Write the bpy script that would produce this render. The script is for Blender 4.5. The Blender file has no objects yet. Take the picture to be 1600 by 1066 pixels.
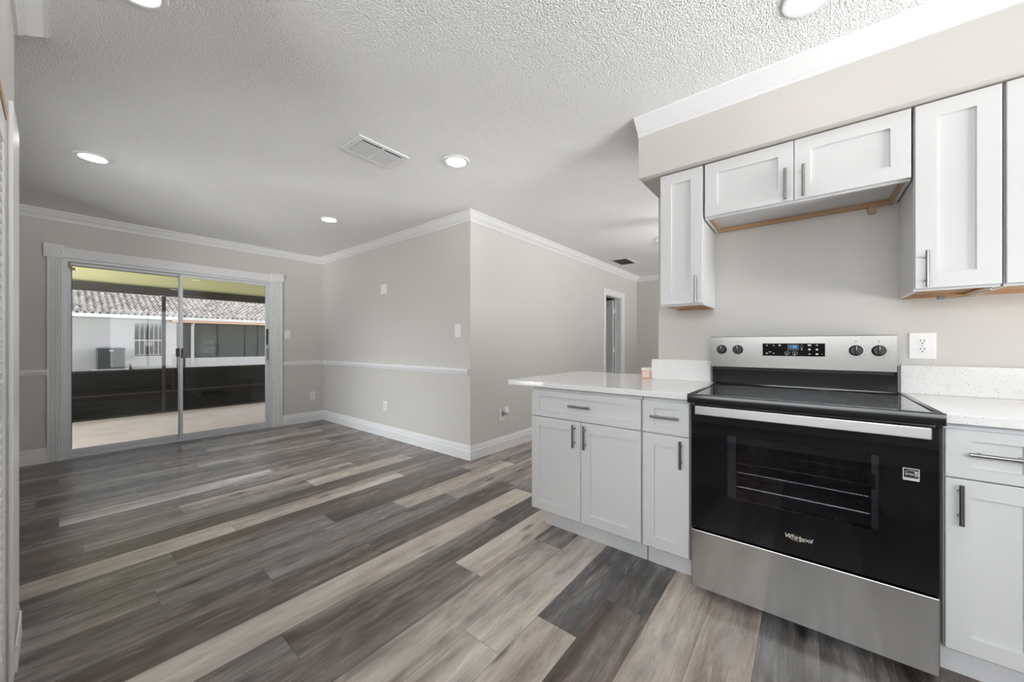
import bpy, bmesh, math, random
from mathutils import Vector, Matrix
random.seed(7)
S = bpy.context.scene
COL = S.collection
PI = math.pi

# ------------------------------------------------------------------ camera, world, exposure
YAW = math.radians(38.8)
cam_d = bpy.data.cameras.new('camera')
cam_d.sensor_width = 36.0
cam_d.lens = 574.0 / 1600.0 * 36.0
cam_d.shift_y = 5.0 / 1600.0
cam_d.clip_start = 0.02
cam = bpy.data.objects.new('camera', cam_d)
COL.objects.link(cam)
cam.location = (0, 0, 1.15)
cam.rotation_euler = (PI / 2, 0, YAW)
S.camera = cam

S.view_settings.view_transform = 'Standard'
S.view_settings.look = 'None'
S.view_settings.exposure = 0.12
S.view_settings.gamma = 1.0
S.view_settings.use_curve_mapping = False
S.cycles.max_bounces = 10
S.cycles.diffuse_bounces = 6
S.cycles.glossy_bounces = 5
S.cycles.transparent_max_bounces = 16
S.cycles.sample_clamp_indirect = 6.0
S.cycles.caustics_reflective = False
S.cycles.caustics_refractive = False

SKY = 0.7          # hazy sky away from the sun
GROUND_FILL_E = 25.5     # added ground radiance to the east, fill for ceiling and walls
GROUND_FILL_SN = 5.5     # added ground radiance to the south and north, set weaker
HORIZON_FILL = 5.4      # fill radiance added all around the horizon
SKY_FILL_SN = 13.0        # sky north and south, raised as fill through the added windows
DOME_FILL = 22.0         # radiance of the dome light added in the kitchen
FAN_FILL = 42.0          # radiance of the globe added to the ceiling fan
LAMP = 14.0         # radiance of the recessed lamps
w = bpy.data.worlds.new('hazy_sky_and_fill')
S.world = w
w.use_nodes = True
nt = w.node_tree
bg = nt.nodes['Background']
def wn(typ, **kw):
    x = nt.nodes.new('ShaderNode' + typ)
    for k_, v_ in kw.items(): setattr(x, k_, v_)
    return x
def wmath(op, a, b=None):
    x = wn('Math', operation=op)
    for i, v_ in enumerate((a, b)):
        if v_ is None: continue
        if isinstance(v_, (int, float)): x.inputs[i].default_value = v_
        else: nt.links.new(v_, x.inputs[i])
    return x.outputs[0]
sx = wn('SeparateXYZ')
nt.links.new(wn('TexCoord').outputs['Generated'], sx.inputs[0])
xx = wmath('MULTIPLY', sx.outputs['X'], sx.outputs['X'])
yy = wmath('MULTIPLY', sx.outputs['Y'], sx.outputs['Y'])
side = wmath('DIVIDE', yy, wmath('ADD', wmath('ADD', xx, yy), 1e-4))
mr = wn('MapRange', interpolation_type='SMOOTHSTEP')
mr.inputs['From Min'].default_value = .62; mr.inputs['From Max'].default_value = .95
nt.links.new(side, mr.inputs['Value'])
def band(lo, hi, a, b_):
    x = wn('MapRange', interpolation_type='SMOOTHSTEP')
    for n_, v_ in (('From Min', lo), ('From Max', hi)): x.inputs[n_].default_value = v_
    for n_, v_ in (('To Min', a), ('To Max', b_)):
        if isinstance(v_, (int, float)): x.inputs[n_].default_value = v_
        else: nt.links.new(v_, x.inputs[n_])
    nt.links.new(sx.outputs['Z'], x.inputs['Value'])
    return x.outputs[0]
skyv = wmath('ADD', SKY, wmath('MULTIPLY', mr.outputs[0], SKY_FILL_SN - SKY))
stren = band(.04, .22, band(-.16, -.05, wmath('ADD', GROUND_FILL_E, wmath('MULTIPLY', mr.outputs[0], GROUND_FILL_SN - GROUND_FILL_E)), HORIZON_FILL), skyv)  # ground and horizon bands are fill light shaped for the interior
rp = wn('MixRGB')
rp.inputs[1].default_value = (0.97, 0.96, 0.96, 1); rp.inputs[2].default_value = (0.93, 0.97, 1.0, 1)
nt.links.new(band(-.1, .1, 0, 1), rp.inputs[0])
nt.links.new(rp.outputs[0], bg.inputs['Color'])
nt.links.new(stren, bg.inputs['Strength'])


def portal(name, loc, rot, sx_, sy_):
    d = bpy.data.lights.new(name, 'AREA')
    d.shape = 'RECTANGLE'; d.size = sx_; d.size_y = sy_
    d.cycles.is_portal = True
    o = bpy.data.objects.new(name, d)
    o.location = loc; o.rotation_euler = rot
    COL.objects.link(o)
# portals guide sampling of the sky through the sliding door and the added window openings
portal('slider_portal', (-5.92, 0.96, 1.02), (0, -PI / 2, 0), 1.95, 1.8)
portal('kitchen_fill_portal', (.6, -1.42, 1.775), (PI / 2, 0, 0), 3.4, .95)
portal('dining_fill_portal', (-3.85, -.77, 1.3), (PI / 2, 0, 0), 1.9, 1.6)
portal('end_fill_portal', (2.52, 1.6, 1.325), (0, PI / 2, 0), 1.65, 1.5)
portal('side_fill_portal', (3.12, 5.5, 1.2), (0, PI / 2, 0), 1.8, 1.8)
portal('living_fill_portal', (1.0, 7.13 + .12, 1.15), (-PI / 2, 0, 0), 3.0, 1.9)

# ------------------------------------------------------------------ materials
def lin(c):
    return tuple(((v / 255) / 12.92 if v / 255 <= 0.04045 else ((v / 255 + 0.055) / 1.055) ** 2.4) for v in c) + (1,)

class NT:
    def __init__(self, name):
        self.m = bpy.data.materials.new(name); self.m.use_nodes = True
        self.t = self.m.node_tree; self.b = self.t.nodes['Principled BSDF']; self.out = self.t.nodes['Material Output']
    def n(self, typ, **kw):
        x = self.t.nodes.new('ShaderNode' + typ)
        for k, v in kw.items(): setattr(x, k, v)
        return x
    def l(self, a, b): self.t.links.new(a, b)

def mat(name, col, rough=0.5, metal=0.0, spec=0.5, bump=None, coat=0.0, aniso=None, emis=None, mottle=0.0):
    """bump = (scale, strength, distance); mottle = share of gentle paint variation"""
    k = NT(name); b = k.b
    b.inputs['Base Color'].default_value = col if len(col) == 4 else tuple(col) + (1,)
    b.inputs['Roughness'].default_value = rough
    b.inputs['Metallic'].default_value = metal
    b.inputs['Specular IOR Level'].default_value = spec
    b.inputs['Coat Weight'].default_value = coat
    tcn = k.n('TexCoord')
    if mottle:
        nz = k.n('TexNoise'); nz.inputs['Scale'].default_value = 2.3; nz.inputs['Detail'].default_value = 3
        k.l(tcn.outputs['Object'], nz.inputs['Vector'])
        mx = k.n('MixRGB', blend_type='MULTIPLY'); mx.inputs[0].default_value = 1
        mp = k.n('MapRange'); mp.inputs['To Min'].default_value = 1 - mottle; mp.inputs['To Max'].default_value = 1 + mottle
        k.l(nz.outputs['Fac'], mp.inputs['Value'])
        mx.inputs[1].default_value = b.inputs['Base Color'].default_value
        k.l(mp.outputs[0], mx.inputs[2]); k.l(mx.outputs[0], b.inputs['Base Color'])
    if bump:
        nz = k.n('TexNoise'); nz.inputs['Scale'].default_value = bump[0]; nz.inputs['Detail'].default_value = 2.5
        k.l(tcn.outputs['Object'], nz.inputs['Vector'])
        bp = k.n('Bump'); bp.inputs['Strength'].default_value = bump[1]; bp.inputs['Distance'].default_value = bump[2]
        k.l(nz.outputs['Fac'], bp.inputs['Height']); k.l(bp.outputs[0], b.inputs['Normal'])
    if aniso:
        b.inputs['Anisotropic'].default_value = aniso[0]
        cv = k.n('CombineXYZ')
        for i in range(3): cv.inputs[i].default_value = aniso[1][i]
        k.l(cv.outputs[0], b.inputs['Tangent'])
        # faint brushing, long along the grain
        mpn = k.n('Mapping'); mpn.inputs['Scale'].default_value = (3, 60, 400)
        k.l(tcn.outputs['Object'], mpn.inputs['Vector'])
        nz = k.n('TexNoise'); nz.inputs['Scale'].default_value = 1; k.l(mpn.outputs[0], nz.inputs['Vector'])
        mp = k.n('MapRange'); mp.inputs['To Min'].default_value = rough - .012; mp.inputs['To Max'].default_value = rough + .012
        k.l(nz.outputs['Fac'], mp.inputs['Value']); k.l(mp.outputs[0], b.inputs['Roughness'])
    if emis:
        b.inputs['Emission Color'].default_value = emis[0]
        b.inputs['Emission Strength'].default_value = emis[1]
    return k.m

def pane_mat(name, tint, refl_ior=1.5, rough=0.0, base=0.0):
    """thin glazing: tinted see-through mixed with a fresnel reflection"""
    k = NT(name); k.t.nodes.remove(k.b)
    tr = k.n('BsdfTransparent'); tr.inputs[0].default_value = tuple(tint) + (1,)
    gl = k.n('BsdfGlossy'); gl.inputs['Roughness'].default_value = rough
    fr = k.n('Fresnel'); fr.inputs['IOR'].default_value = refl_ior
    ad = k.n('Math', operation='ADD'); ad.inputs[1].default_value = base
    k.l(fr.outputs[0], ad.inputs[0])
    mx = k.n('MixShader'); k.l(ad.outputs[0], mx.inputs[0]); k.l(tr.outputs[0], mx.inputs[1]); k.l(gl.outputs[0], mx.inputs[2])
    k.l(mx.outputs[0], k.out.inputs['Surface'])
    return k.m

def screen_mat(name, col, cover):
    k = NT(name); k.b.inputs['Base Color'].default_value = tuple(col) + (1,); k.b.inputs['Roughness'].default_value = .8
    tr = k.n('BsdfTransparent'); mx = k.n('MixShader'); mx.inputs[0].default_value = cover
    k.l(tr.outputs[0], mx.inputs[1]); k.l(k.b.outputs[0], mx.inputs[2]); k.l(mx.outputs[0], k.out.inputs['Surface'])
    return k.m

M = {}
M['wall'] = mat('greige_wall_paint', (0.60, 0.58, 0.55), .6, spec=.3, bump=(140, .10, .002), mottle=.015)
M['wall_texture'] = mat('greige_textured_wall_paint', (0.605, 0.585, 0.55), .55, spec=.3, bump=(38, .16, .004), mottle=.015)
M['trim'] = mat('white_trim_paint', (0.78, 0.78, 0.785), .35, spec=.4)
M['cab'] = mat('white_cabinet_paint', (0.68, 0.68, 0.68), .35, spec=.4)
M['cabside'] = mat('white_cabinet_laminate', (0.70, 0.70, 0.71), .4, spec=.4)
M['rawwood'] = mat('raw_plywood', (0.52, 0.33, 0.19), .65, bump=(60, .2, .001), mottle=.25)
M['steel'] = mat('brushed_stainless', (0.38, 0.365, 0.35), .22, metal=1, aniso=(.92, (0, 0, 1)))
M['handlesteel'] = mat('brushed_stainless_handle', (0.60, 0.595, 0.59), .30, metal=1, aniso=(.6, (0, 0, 1)))
M['panelsteel'] = mat('brushed_stainless_panel', (0.32, 0.31, 0.295), .24, metal=1, aniso=(.3, (0, 0, 1)))
M['nickel'] = mat('brushed_nickel', (0.33, 0.32, 0.31), .3, metal=1)
M['blackglass'] = mat('black_oven_glass', (0.005, 0.005, 0.006), .05, spec=.36)
M['blackenamel'] = mat('black_enamel', (0.010, 0.010, 0.011), .14, spec=.35)
M['blackplastic'] = mat('black_plastic', (0.02, 0.02, 0.02), .38)
M['cavity'] = mat('oven_cavity_enamel', (0.07, 0.07, 0.075), .35)
M['greystrip'] = mat('oven_grey_seal', (0.34, 0.34, 0.36), .4)
M['chrome'] = mat('rack_chrome', (0.8, 0.78, 0.75), .2, metal=1)
M['rangeside'] = mat('range_side_grey', (0.42, 0.42, 0.43), .4)
M['plate'] = mat('white_plastic', (0.82, 0.81, 0.80), .35)
M['dark'] = mat('dark_slot', (0.01, 0.01, 0.01), .6)
M['alu'] = mat('mill_aluminium', (0.70, 0.71, 0.735), .4, metal=.2)
M['bronze'] = mat('dark_bronze_frame', (0.022, 0.018, 0.015), .5)
M['kick'] = mat('black_kick_panel', (0.007, 0.007, 0.007), .5, spec=.2)
M['lanaiceil'] = mat('yellow_lanai_ceiling', (0.62, 0.60, 0.33), .7, mottle=.08)
M['concrete'] = mat('patio_concrete', (0.50, 0.44, 0.475), .8, bump=(30, .2, .004), mottle=.22)
M['stucco'] = mat('white_block_stucco', (0.59, 0.56, 0.59), .85, bump=(25, .3, .01), mottle=.05)
M['gutter'] = mat('pale_gutter', (0.72, 0.79, 0.80), .5)
M['salmon'] = mat('salmon_fascia', (0.66, 0.40, 0.30), .6)
M['acgrey'] = mat('condenser_grey', (0.022, 0.023, 0.025), .5)
M['aclouver'] = mat('condenser_louver_grey', (0.06, 0.062, 0.065), .5)
M['aclight'] = mat('condenser_light_grey', (0.13, 0.135, 0.14), .5)
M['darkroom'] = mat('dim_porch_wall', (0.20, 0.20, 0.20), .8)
M['lawn'] = mat('lawn_green', (0.13, 0.16, 0.08), .9, bump=(40, .6, .03), mottle=.3)
M['pink'] = mat('pink_candle_tin', (0.72, 0.40, 0.34), .4)
M['cream'] = mat('cream_label', (0.80, 0.72, 0.66), .5)
M['gold'] = mat('gold_print', (0.75, 0.50, 0.22), .3, metal=.7)
M['silver'] = mat('silver_print', (0.80, 0.80, 0.80), .3, metal=.3)
M['white_print'] = mat('white_print', (0.75, 0.75, 0.75), .5)
M['grey_print'] = mat('grey_print', (0.10, 0.10, 0.10), .5)
M['ring_print'] = mat('cooktop_ring_print', (0.03, 0.03, 0.03), .15)
M['blue_led'] = mat('blue_display', (0.01, 0.05, 0.1), .4, emis=((0.05, 0.42, 1.0, 1), 1.3))
M['blue_glow'] = mat('blue_display_backlight', (0.0, 0.01, 0.02), .3, emis=((0.0, 0.06, 0.2, 1), .08))
M['lens'] = mat('lamp_lens', (0.9, 0.9, 0.9), .4, emis=((1.0, 0.99, 0.97, 1), LAMP))
M['globe'] = mat('fan_fill_globe', (0.9, 0.9, 0.9), .4, emis=((1.0, 0.99, 0.97, 1), FAN_FILL))
M['glass'] = pane_mat('door_glass', (0.86, 0.865, 0.87), 1.36)
M['dome'] = mat('fill_dome_glass', (0.9, 0.9, 0.9), .4, emis=((1.0, 0.99, 0.97, 1), DOME_FILL))
M['clearglass'] = pane_mat('clear_window_glass', (0.97, 0.975, 0.975))
M['ovenpane'] = pane_mat('smoked_oven_window', (0.52, 0.52, 0.55), base=.015)
M['winpane'] = pane_mat('window_glass', (0.8, 0.82, 0.82), base=.01)
M['screen'] = screen_mat('insect_screen', (0.03, 0.03, 0.03), .05)
M['porchscreen'] = screen_mat('porch_screen', (0.16, 0.16, 0.16), .6)

def ceiling_mat():
    k = NT('popcorn_ceiling'); b = k.b
    b.inputs['Base Color'].default_value = (0.90, 0.90, 0.90, 1); b.inputs['Roughness'].default_value = .9
    b.inputs['Specular IOR Level'].default_value = .1
    t = k.n('TexCoord')
    n1 = k.n('TexNoise'); n1.inputs['Scale'].default_value = 105; n1.inputs['Detail'].default_value = 4; n1.inputs['Roughness'].default_value = .6
    v = k.n('TexVoronoi'); v.inputs['Scale'].default_value = 150
    k.l(t.outputs['Object'], n1.inputs['Vector']); k.l(t.outputs['Object'], v.inputs['Vector'])
    a = k.n('Math', operation='SUBTRACT'); k.l(n1.outputs['Fac'], a.inputs[0])
    m_ = k.n('Math', operation='MULTIPLY'); m_.inputs[1].default_value = .5; k.l(v.outputs['Distance'], m_.inputs[0]); k.l(m_.outputs[0], a.inputs[1])
    bp = k.n('Bump'); bp.inputs['Strength'].default_value = .9; bp.inputs['Distance'].default_value = .009
    k.l(a.outputs[0], bp.inputs['Height']); k.l(bp.outputs[0], b.inputs['Normal'])
    return k.m
M['ceiling'] = ceiling_mat()

def quartz_mat():
    k = NT('white_speckled_quartz'); b = k.b
    b.inputs['Roughness'].default_value = .05; b.inputs['Specular IOR Level'].default_value = .5
    t = k.n('TexCoord')
    v = k.n('TexVoronoi'); v.inputs['Scale'].default_value = 170; v.inputs['Randomness'].default_value = 1
    k.l(t.outputs['Object'], v.inputs['Vector'])
    wn = k.n('TexWhiteNoise'); k.l(v.outputs['Position'], wn.inputs['Vector'])
    big = k.n('Math', operation='LESS_THAN'); k.l(wn.outputs['Value'], big.inputs[0]); big.inputs[1].default_value = .22
    sm = k.n('Math', operation='LESS_THAN'); k.l(v.outputs['Distance'], sm.inputs[0]); sm.inputs[1].default_value = .26
    an = k.n('Math', operation='MULTIPLY'); k.l(big.outputs[0], an.inputs[0]); k.l(sm.outputs[0], an.inputs[1])
    rr = k.n('ValToRGB'); k.l(wn.outputs['Color'], rr.inputs[0])
    rr.color_ramp.elements[0].color = (.30, .29, .28, 1); rr.color_ramp.elements[1].color = (.60, .55, .49, 1)
    nz = k.n('TexNoise'); nz.inputs['Scale'].default_value = 9; k.l(t.outputs['Object'], nz.inputs['Vector'])
    base = k.n('ValToRGB'); k.l(nz.outputs['Fac'], base.inputs[0])
    base.color_ramp.elements[0].color = (.80, .797, .785, 1); base.color_ramp.elements[1].color = (.86, .855, .845, 1)
    mx = k.n('MixRGB'); k.l(an.outputs[0], mx.inputs[0]); k.l(base.outputs[0], mx.inputs[1]); k.l(rr.outputs[0], mx.inputs[2])
    k.l(mx.outputs[0], b.inputs['Base Color'])
    return k.m
M['quartz'] = quartz_mat()

def floor_mat():
    k = NT('weathered_vinyl_plank'); b = k.b
    uv = k.n('UVMap'); uv.uv_map = 'plank'
    at = k.n('Attribute'); at.attribute_name = 'tone'
    sp = k.n('SeparateColor'); k.l(at.outputs['Color'], sp.inputs[0])   # R lightness, G grey-vs-brown, B seed
    su = k.n('SeparateXYZ'); k.l(uv.outputs[0], su.inputs[0])
    seed = k.n('Math', operation='MULTIPLY'); seed.inputs[1].default_value = 57; k.l(sp.outputs[2], seed.inputs[0])
    def coord(a, c):
        x = k.n('Math', operation='MULTIPLY'); x.inputs[1].default_value = a; k.l(su.outputs['X'], x.inputs[0])
        y = k.n('Math', operation='MULTIPLY'); y.inputs[1].default_value = c; k.l(su.outputs['Y'], y.inputs[0])
        cc = k.n('CombineXYZ'); k.l(x.outputs[0], cc.inputs[0]); k.l(y.outputs[0], cc.inputs[1]); k.l(seed.outputs[0], cc.inputs[2])
        return cc.outputs[0]
    def noise(a, c, det=3, rough=.5, dist=0):
        z = k.n('TexNoise'); z.inputs['Scale'].default_value = 1; z.inputs['Detail'].default_value = det
        z.inputs['Roughness'].default_value = rough; z.inputs['Distortion'].default_value = dist
        k.l(coord(a, c), z.inputs['Vector']); return z.outputs['Fac']
    broad = noise(11, .8, 2, .5, .5)       # long light and dark streaks within a plank
    grain = noise(210, 13, 4, .65)          # fine grain
    mid = noise(30, 3.6, 5, .62, 1.2)
    blot = noise(13, 4.5, 3, .55, .8)
    def ma(op, a, c_):
        z = k.n('Math', operation=op)
        if isinstance(a, (int, float)): z.inputs[0].default_value = a
        else: k.l(a, z.inputs[0])
        if isinstance(c_, (int, float)): z.inputs[1].default_value = c_
        else: k.l(c_, z.inputs[1])
        return z.outputs[0]
    streak = noise(420, 7, 3, .7)
    v = ma('ADD', sp.outputs[0], ma('MULTIPLY', ma('SUBTRACT', broad, .5), .75))
    v = ma('ADD', v, ma('MULTIPLY', ma('SUBTRACT', mid, .5), .36))
    v = ma('ADD', v, ma('MULTIPLY', ma('SUBTRACT', grain, .5), .30))
    v = ma('ADD', v, ma('MULTIPLY', ma('SUBTRACT', streak, .5), .16))
    v = ma('ADD', v, ma('MULTIPLY', ma('SUBTRACT', blot, .5), .36))
    # knots
    kn = k.n('TexVoronoi'); kn.inputs['Scale'].default_value = 1; k.l(coord(7, 1.9), kn.inputs['Vector'])
    kk = k.n('MapRange'); kk.inputs['From Min'].default_value = .02; kk.inputs['From Max'].default_value = .16
    kk.inputs['To Min'].default_value = .40; kk.inputs['To Max'].default_value = 0; k.l(kn.outputs['Distance'], kk.inputs['Value'])
    v = ma('SUBTRACT', v, kk.outputs[0])
    def ramp(cols):
        r = k.n('ValToRGB'); k.l(v, r.inputs[0]); els = r.color_ramp.elements
        els[0].position = cols[0][0]; els[0].color = lin(cols[0][1])
        els[1].position = cols[-1][0]; els[1].color = lin(cols[-1][1])
        for p, c in cols[1:-1]:
            q = els.new(p); q.color = lin(c)
        return r.outputs[0]
    br = ramp([(0, (56, 48, 43)), (.3, (104, 92, 85)), (.55, (156, 142, 132)), (.8, (205, 192, 178)), (1, (232, 222, 208))])
    gy = ramp([(0, (54, 54, 55)), (.3, (100, 98, 97)), (.55, (152, 148, 145)), (.8, (204, 199, 193)), (1, (230, 224, 217))])
    hue = ma('ADD', sp.outputs[1], ma('MULTIPLY', ma('SUBTRACT', noise(9, 1.3, 1), .5), 1.2))
    hc = k.n('Clamp'); k.l(hue, hc.inputs[0])
    mx = k.n('MixRGB'); k.l(hc.outputs[0], mx.inputs[0]); k.l(br, mx.inputs[1]); k.l(gy, mx.inputs[2])
    # seams
    e1 = ma('LESS_THAN', su.outputs['X'], .0016); e2 = ma('LESS_THAN', su.outputs['Y'], .0016)
    ed = ma('MAXIMUM', e1, e2)
    m2 = k.n('MixRGB'); m2.inputs[2].default_value = (.03, .028, .026, 1); k.l(ma('MULTIPLY', ed, .75), m2.inputs[0]); k.l(mx.outputs[0], m2.inputs[1])
    k.l(m2.outputs[0], b.inputs['Base Color'])
    rr = k.n('MapRange'); rr.inputs['To Min'].default_value = .18; rr.inputs['To Max'].default_value = .32; k.l(mid, rr.inputs['Value'])
    k.l(rr.outputs[0], b.inputs['Roughness'])
    b.inputs['Specular IOR Level'].default_value = .5
    bp = k.n('Bump'); bp.inputs['Strength'].default_value = .25; bp.inputs['Distance'].default_value = .001
    k.l(ma('SUBTRACT', grain, ma('MULTIPLY', ed, 2)), bp.inputs['Height']); k.l(bp.outputs[0], b.inputs['Normal'])
    return k.m
M['floor'] = floor_mat()

def rooftile_mat():
    k = NT('pale_roof_tile'); b = k.b
    t = k.n('TexCoord'); nz = k.n('TexNoise'); nz.inputs['Scale'].default_value = 4; nz.inputs['Detail'].default_value = 5
    k.l(t.outputs['Object'], nz.inputs['Vector'])
    r = k.n('ValToRGB'); k.l(nz.outputs['Fac'], r.inputs[0])
    r.color_ramp.elements[0].position = .3; r.color_ramp.elements[0].color = (.15, .135, .125, 1)
    r.color_ramp.elements[1].position = .65; r.color_ramp.elements[1].color = (.42, .39, .37, 1)
    k.l(r.outputs[0], b.inputs['Base Color']); b.inputs['Roughness'].default_value = .8
    return k.m
M['rooftile'] = rooftile_mat()

# ------------------------------------------------------------------ mesh helpers
class MB:
    def __init__(self): self.bm = bmesh.new()
    def quadstrip(self, loops, cap0=True, cap1=True, close=True):
        bm = self.bm
        vs = [[bm.verts.new(p) for p in L] for L in loops]
        n = len(vs[0])
        for a, b in zip(vs, vs[1:]):
            for i in range(n if close else n - 1):
                j = (i + 1) % n
                bm.faces.new((a[i], a[j], b[j], b[i]))
        if cap0: bm.faces.new(list(reversed(vs[0])))
        if cap1: bm.faces.new(vs[-1])
        return self
    def box(self, x0, x1, y0, y1, z0, z1, bev=0.0):
        x0, x1 = sorted((x0, x1)); y0, y1 = sorted((y0, y1)); z0, z1 = sorted((z0, z1))
        bm = self.bm
        v = [bm.verts.new((x, y, z)) for z in (z0, z1) for y in (y0, y1) for x in (x0, x1)]
        fs = [bm.faces.new([v[i] for i in q]) for q in ((0, 2, 3, 1), (4, 5, 7, 6), (0, 1, 5, 4), (2, 6, 7, 3), (0, 4, 6, 2), (1, 3, 7, 5))]
        if bev:
            es = list({e_ for f in fs for e_ in f.edges})
            bmesh.ops.bevel(bm, geom=es, offset=bev, segments=2, profile=.5, affect='EDGES')
        return self
    def cyl(self, p0, p1, r, seg=16, r2=None):
        p0 = Vector(p0); p1 = Vector(p1); d = (p1 - p0).normalized()
        u = d.orthogonal().normalized(); v = d.cross(u)
        r2 = r if r2 is None else r2
        def ring(p, q): return [p + (u * math.cos(2 * PI * i / seg) + v * math.sin(2 * PI * i / seg)) * q for i in range(seg)]
        return self.quadstrip([ring(p0, r), ring(p1, r2)])
    def lathe(self, prof, c=(0, 0, 0), axis='z', seg=32, caps=True):
        """prof: list of (radius, height)"""
        c = Vector(c); loops = []
        for r, h in prof:
            L = []
            for i in range(seg):
                a = 2 * PI * i / seg; x, y = r * math.cos(a), r * math.sin(a)
                p = {'z': (x, y, h), '-y': (x, -h, y), 'x': (h, x, y)}[axis]
                L.append(c + Vector(p))
            loops.append(L)
        return self.quadstrip(loops, caps, caps)
    def prism(self, pts, axis, a, b):
        def P(p, t):
            return {'x': (t, p[0], p[1]), 'y': (p[0], t, p[1]), 'z': (p[0], p[1], t)}[axis]
        return self.quadstrip([[P(p, a) for p in pts], [P(p, b) for p in pts]])
    def tube(self, pts, r, seg=10):
        pts = [Vector(p) for p in pts]; loops = []; prev = None
        for i, p in enumerate(pts):
            d = ((pts[min(i + 1, len(pts) - 1)] - pts[max(i - 1, 0)])).normalized()
            u = d.orthogonal().normalized() if prev is None else (prev - d * prev.dot(d)).normalized()
            prev = u; v = d.cross(u)
            loops.append([p + (u * math.cos(2 * PI * k / seg) + v * math.sin(2 * PI * k / seg)) * r for k in range(seg)])
        return self.quadstrip(loops)
    def sweep(self, path, prof):
        """path: (x, y) points with the room on the right-hand side; prof: closed list of (offset into the room, z)"""
        n = len(path); loops = []
        for i in range(n):
            p = Vector(path[i])
            def rn(a, b):
                d = (Vector(b) - Vector(a)).normalized(); return Vector((d.y, -d.x))
            if i == 0: m = rn(path[0], path[1])
            elif i == n - 1: m = rn(path[-2], path[-1])
            else:
                a, b = rn(path[i - 1], path[i]), rn(path[i], path[i + 1])
                m = (a + b); m = m / (1 + a.dot(b))
            loops.append([(p.x + m.x * o, p.y + m.y * o, z) for o, z in prof])
        return self.quadstrip(loops)
    def text(self, s, size, origin, xdir, zdir, thick=.0004, shear=0.0, align='LEFT', space=1.0):
        cu = bpy.data.curves.new('lettering', 'FONT'); cu.body = s; cu.size = size; cu.extrude = thick; cu.shear = shear
        cu.align_x = align; cu.space_character = space
        o = bpy.data.objects.new('lettering', cu); COL.objects.link(o)
        dg = bpy.context.evaluated_depsgraph_get(); dg.update()
        me = bpy.data.meshes.new_from_object(o.evaluated_get(dg))
        xd = Vector(xdir); zd = Vector(zdir); yd = xd.cross(zd)
        mtx = Matrix(((xd.x, zd.x, yd.x, origin[0]), (xd.y, zd.y, yd.y, origin[1]), (xd.z, zd.z, yd.z, origin[2]), (0, 0, 0, 1)))
        me.transform(mtx); self.bm.from_mesh(me)
        bpy.data.objects.remove(o); bpy.data.curves.remove(cu); bpy.data.meshes.remove(me)
        return self

ORG = {}
def thing(name, label, cat, loc=(0, 0, 0), group=None, kind=None):
    o = bpy.data.objects.new(name, None); COL.objects.link(o)
    o.location = loc; o.empty_display_size = .1; ORG[o] = Vector(loc)
    tag(o, label, cat, group, kind)
    return o
def tag(o, label=None, cat=None, group=None, kind=None):
    if label: o['label'] = label
    if cat: o['category'] = cat
    if group: o['group'] = group
    if kind: o['kind'] = kind
    return o
def obj(name, mb, m, parent=None, smooth=False, label=None, local=False):
    """vertices are given in world coordinates (local=True: in the thing's own)"""
    bm = mb.bm
    org = ORG.get(parent, Vector((0, 0, 0)))
    if not local and org.length: bmesh.ops.translate(bm, verts=bm.verts, vec=-org)
    bmesh.ops.recalc_face_normals(bm, faces=bm.faces)
    me = bpy.data.meshes.new(name); bm.to_mesh(me); bm.free()
    for mm in (m if isinstance(m, (list, tuple)) else [m]): me.materials.append(mm)
    if smooth:
        for p in me.polygons: p.use_smooth = True
        try: me.set_sharp_from_angle(angle=math.radians(38))
        except Exception: pass
    o = bpy.data.objects.new(name, me); COL.objects.link(o)
    if parent is not None:
        o.parent = parent; ORG[o] = org
    if label: o['label'] = label
    return o
def struct(name, mb, m, label, cat, smooth=False):
    return tag(obj(name, mb, m, None, smooth), label, cat, kind='structure')
def copy_tree(o, loc=None, label=None, rotz=None, parent=None):
    c = o.copy(); COL.objects.link(c)
    if parent is not None: c.parent = parent
    if loc is not None: c.location = loc
    if rotz is not None: c.rotation_euler = (0, 0, rotz)
    if label: c['label'] = label
    for ch in list(o.children): copy_tree(ch, parent=c)
    return c

# ------------------------------------------------------------------ key dimensions
CZ = 2.45                       # ceiling
XS, YD, XL, YF = -5.77, 2.576, -2.60, 7.13   # slider wall, dining back wall, living room wall, far wall
YK, XK = 2.54, -0.779           # kitchen wall face and its free end
T = .12

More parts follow.
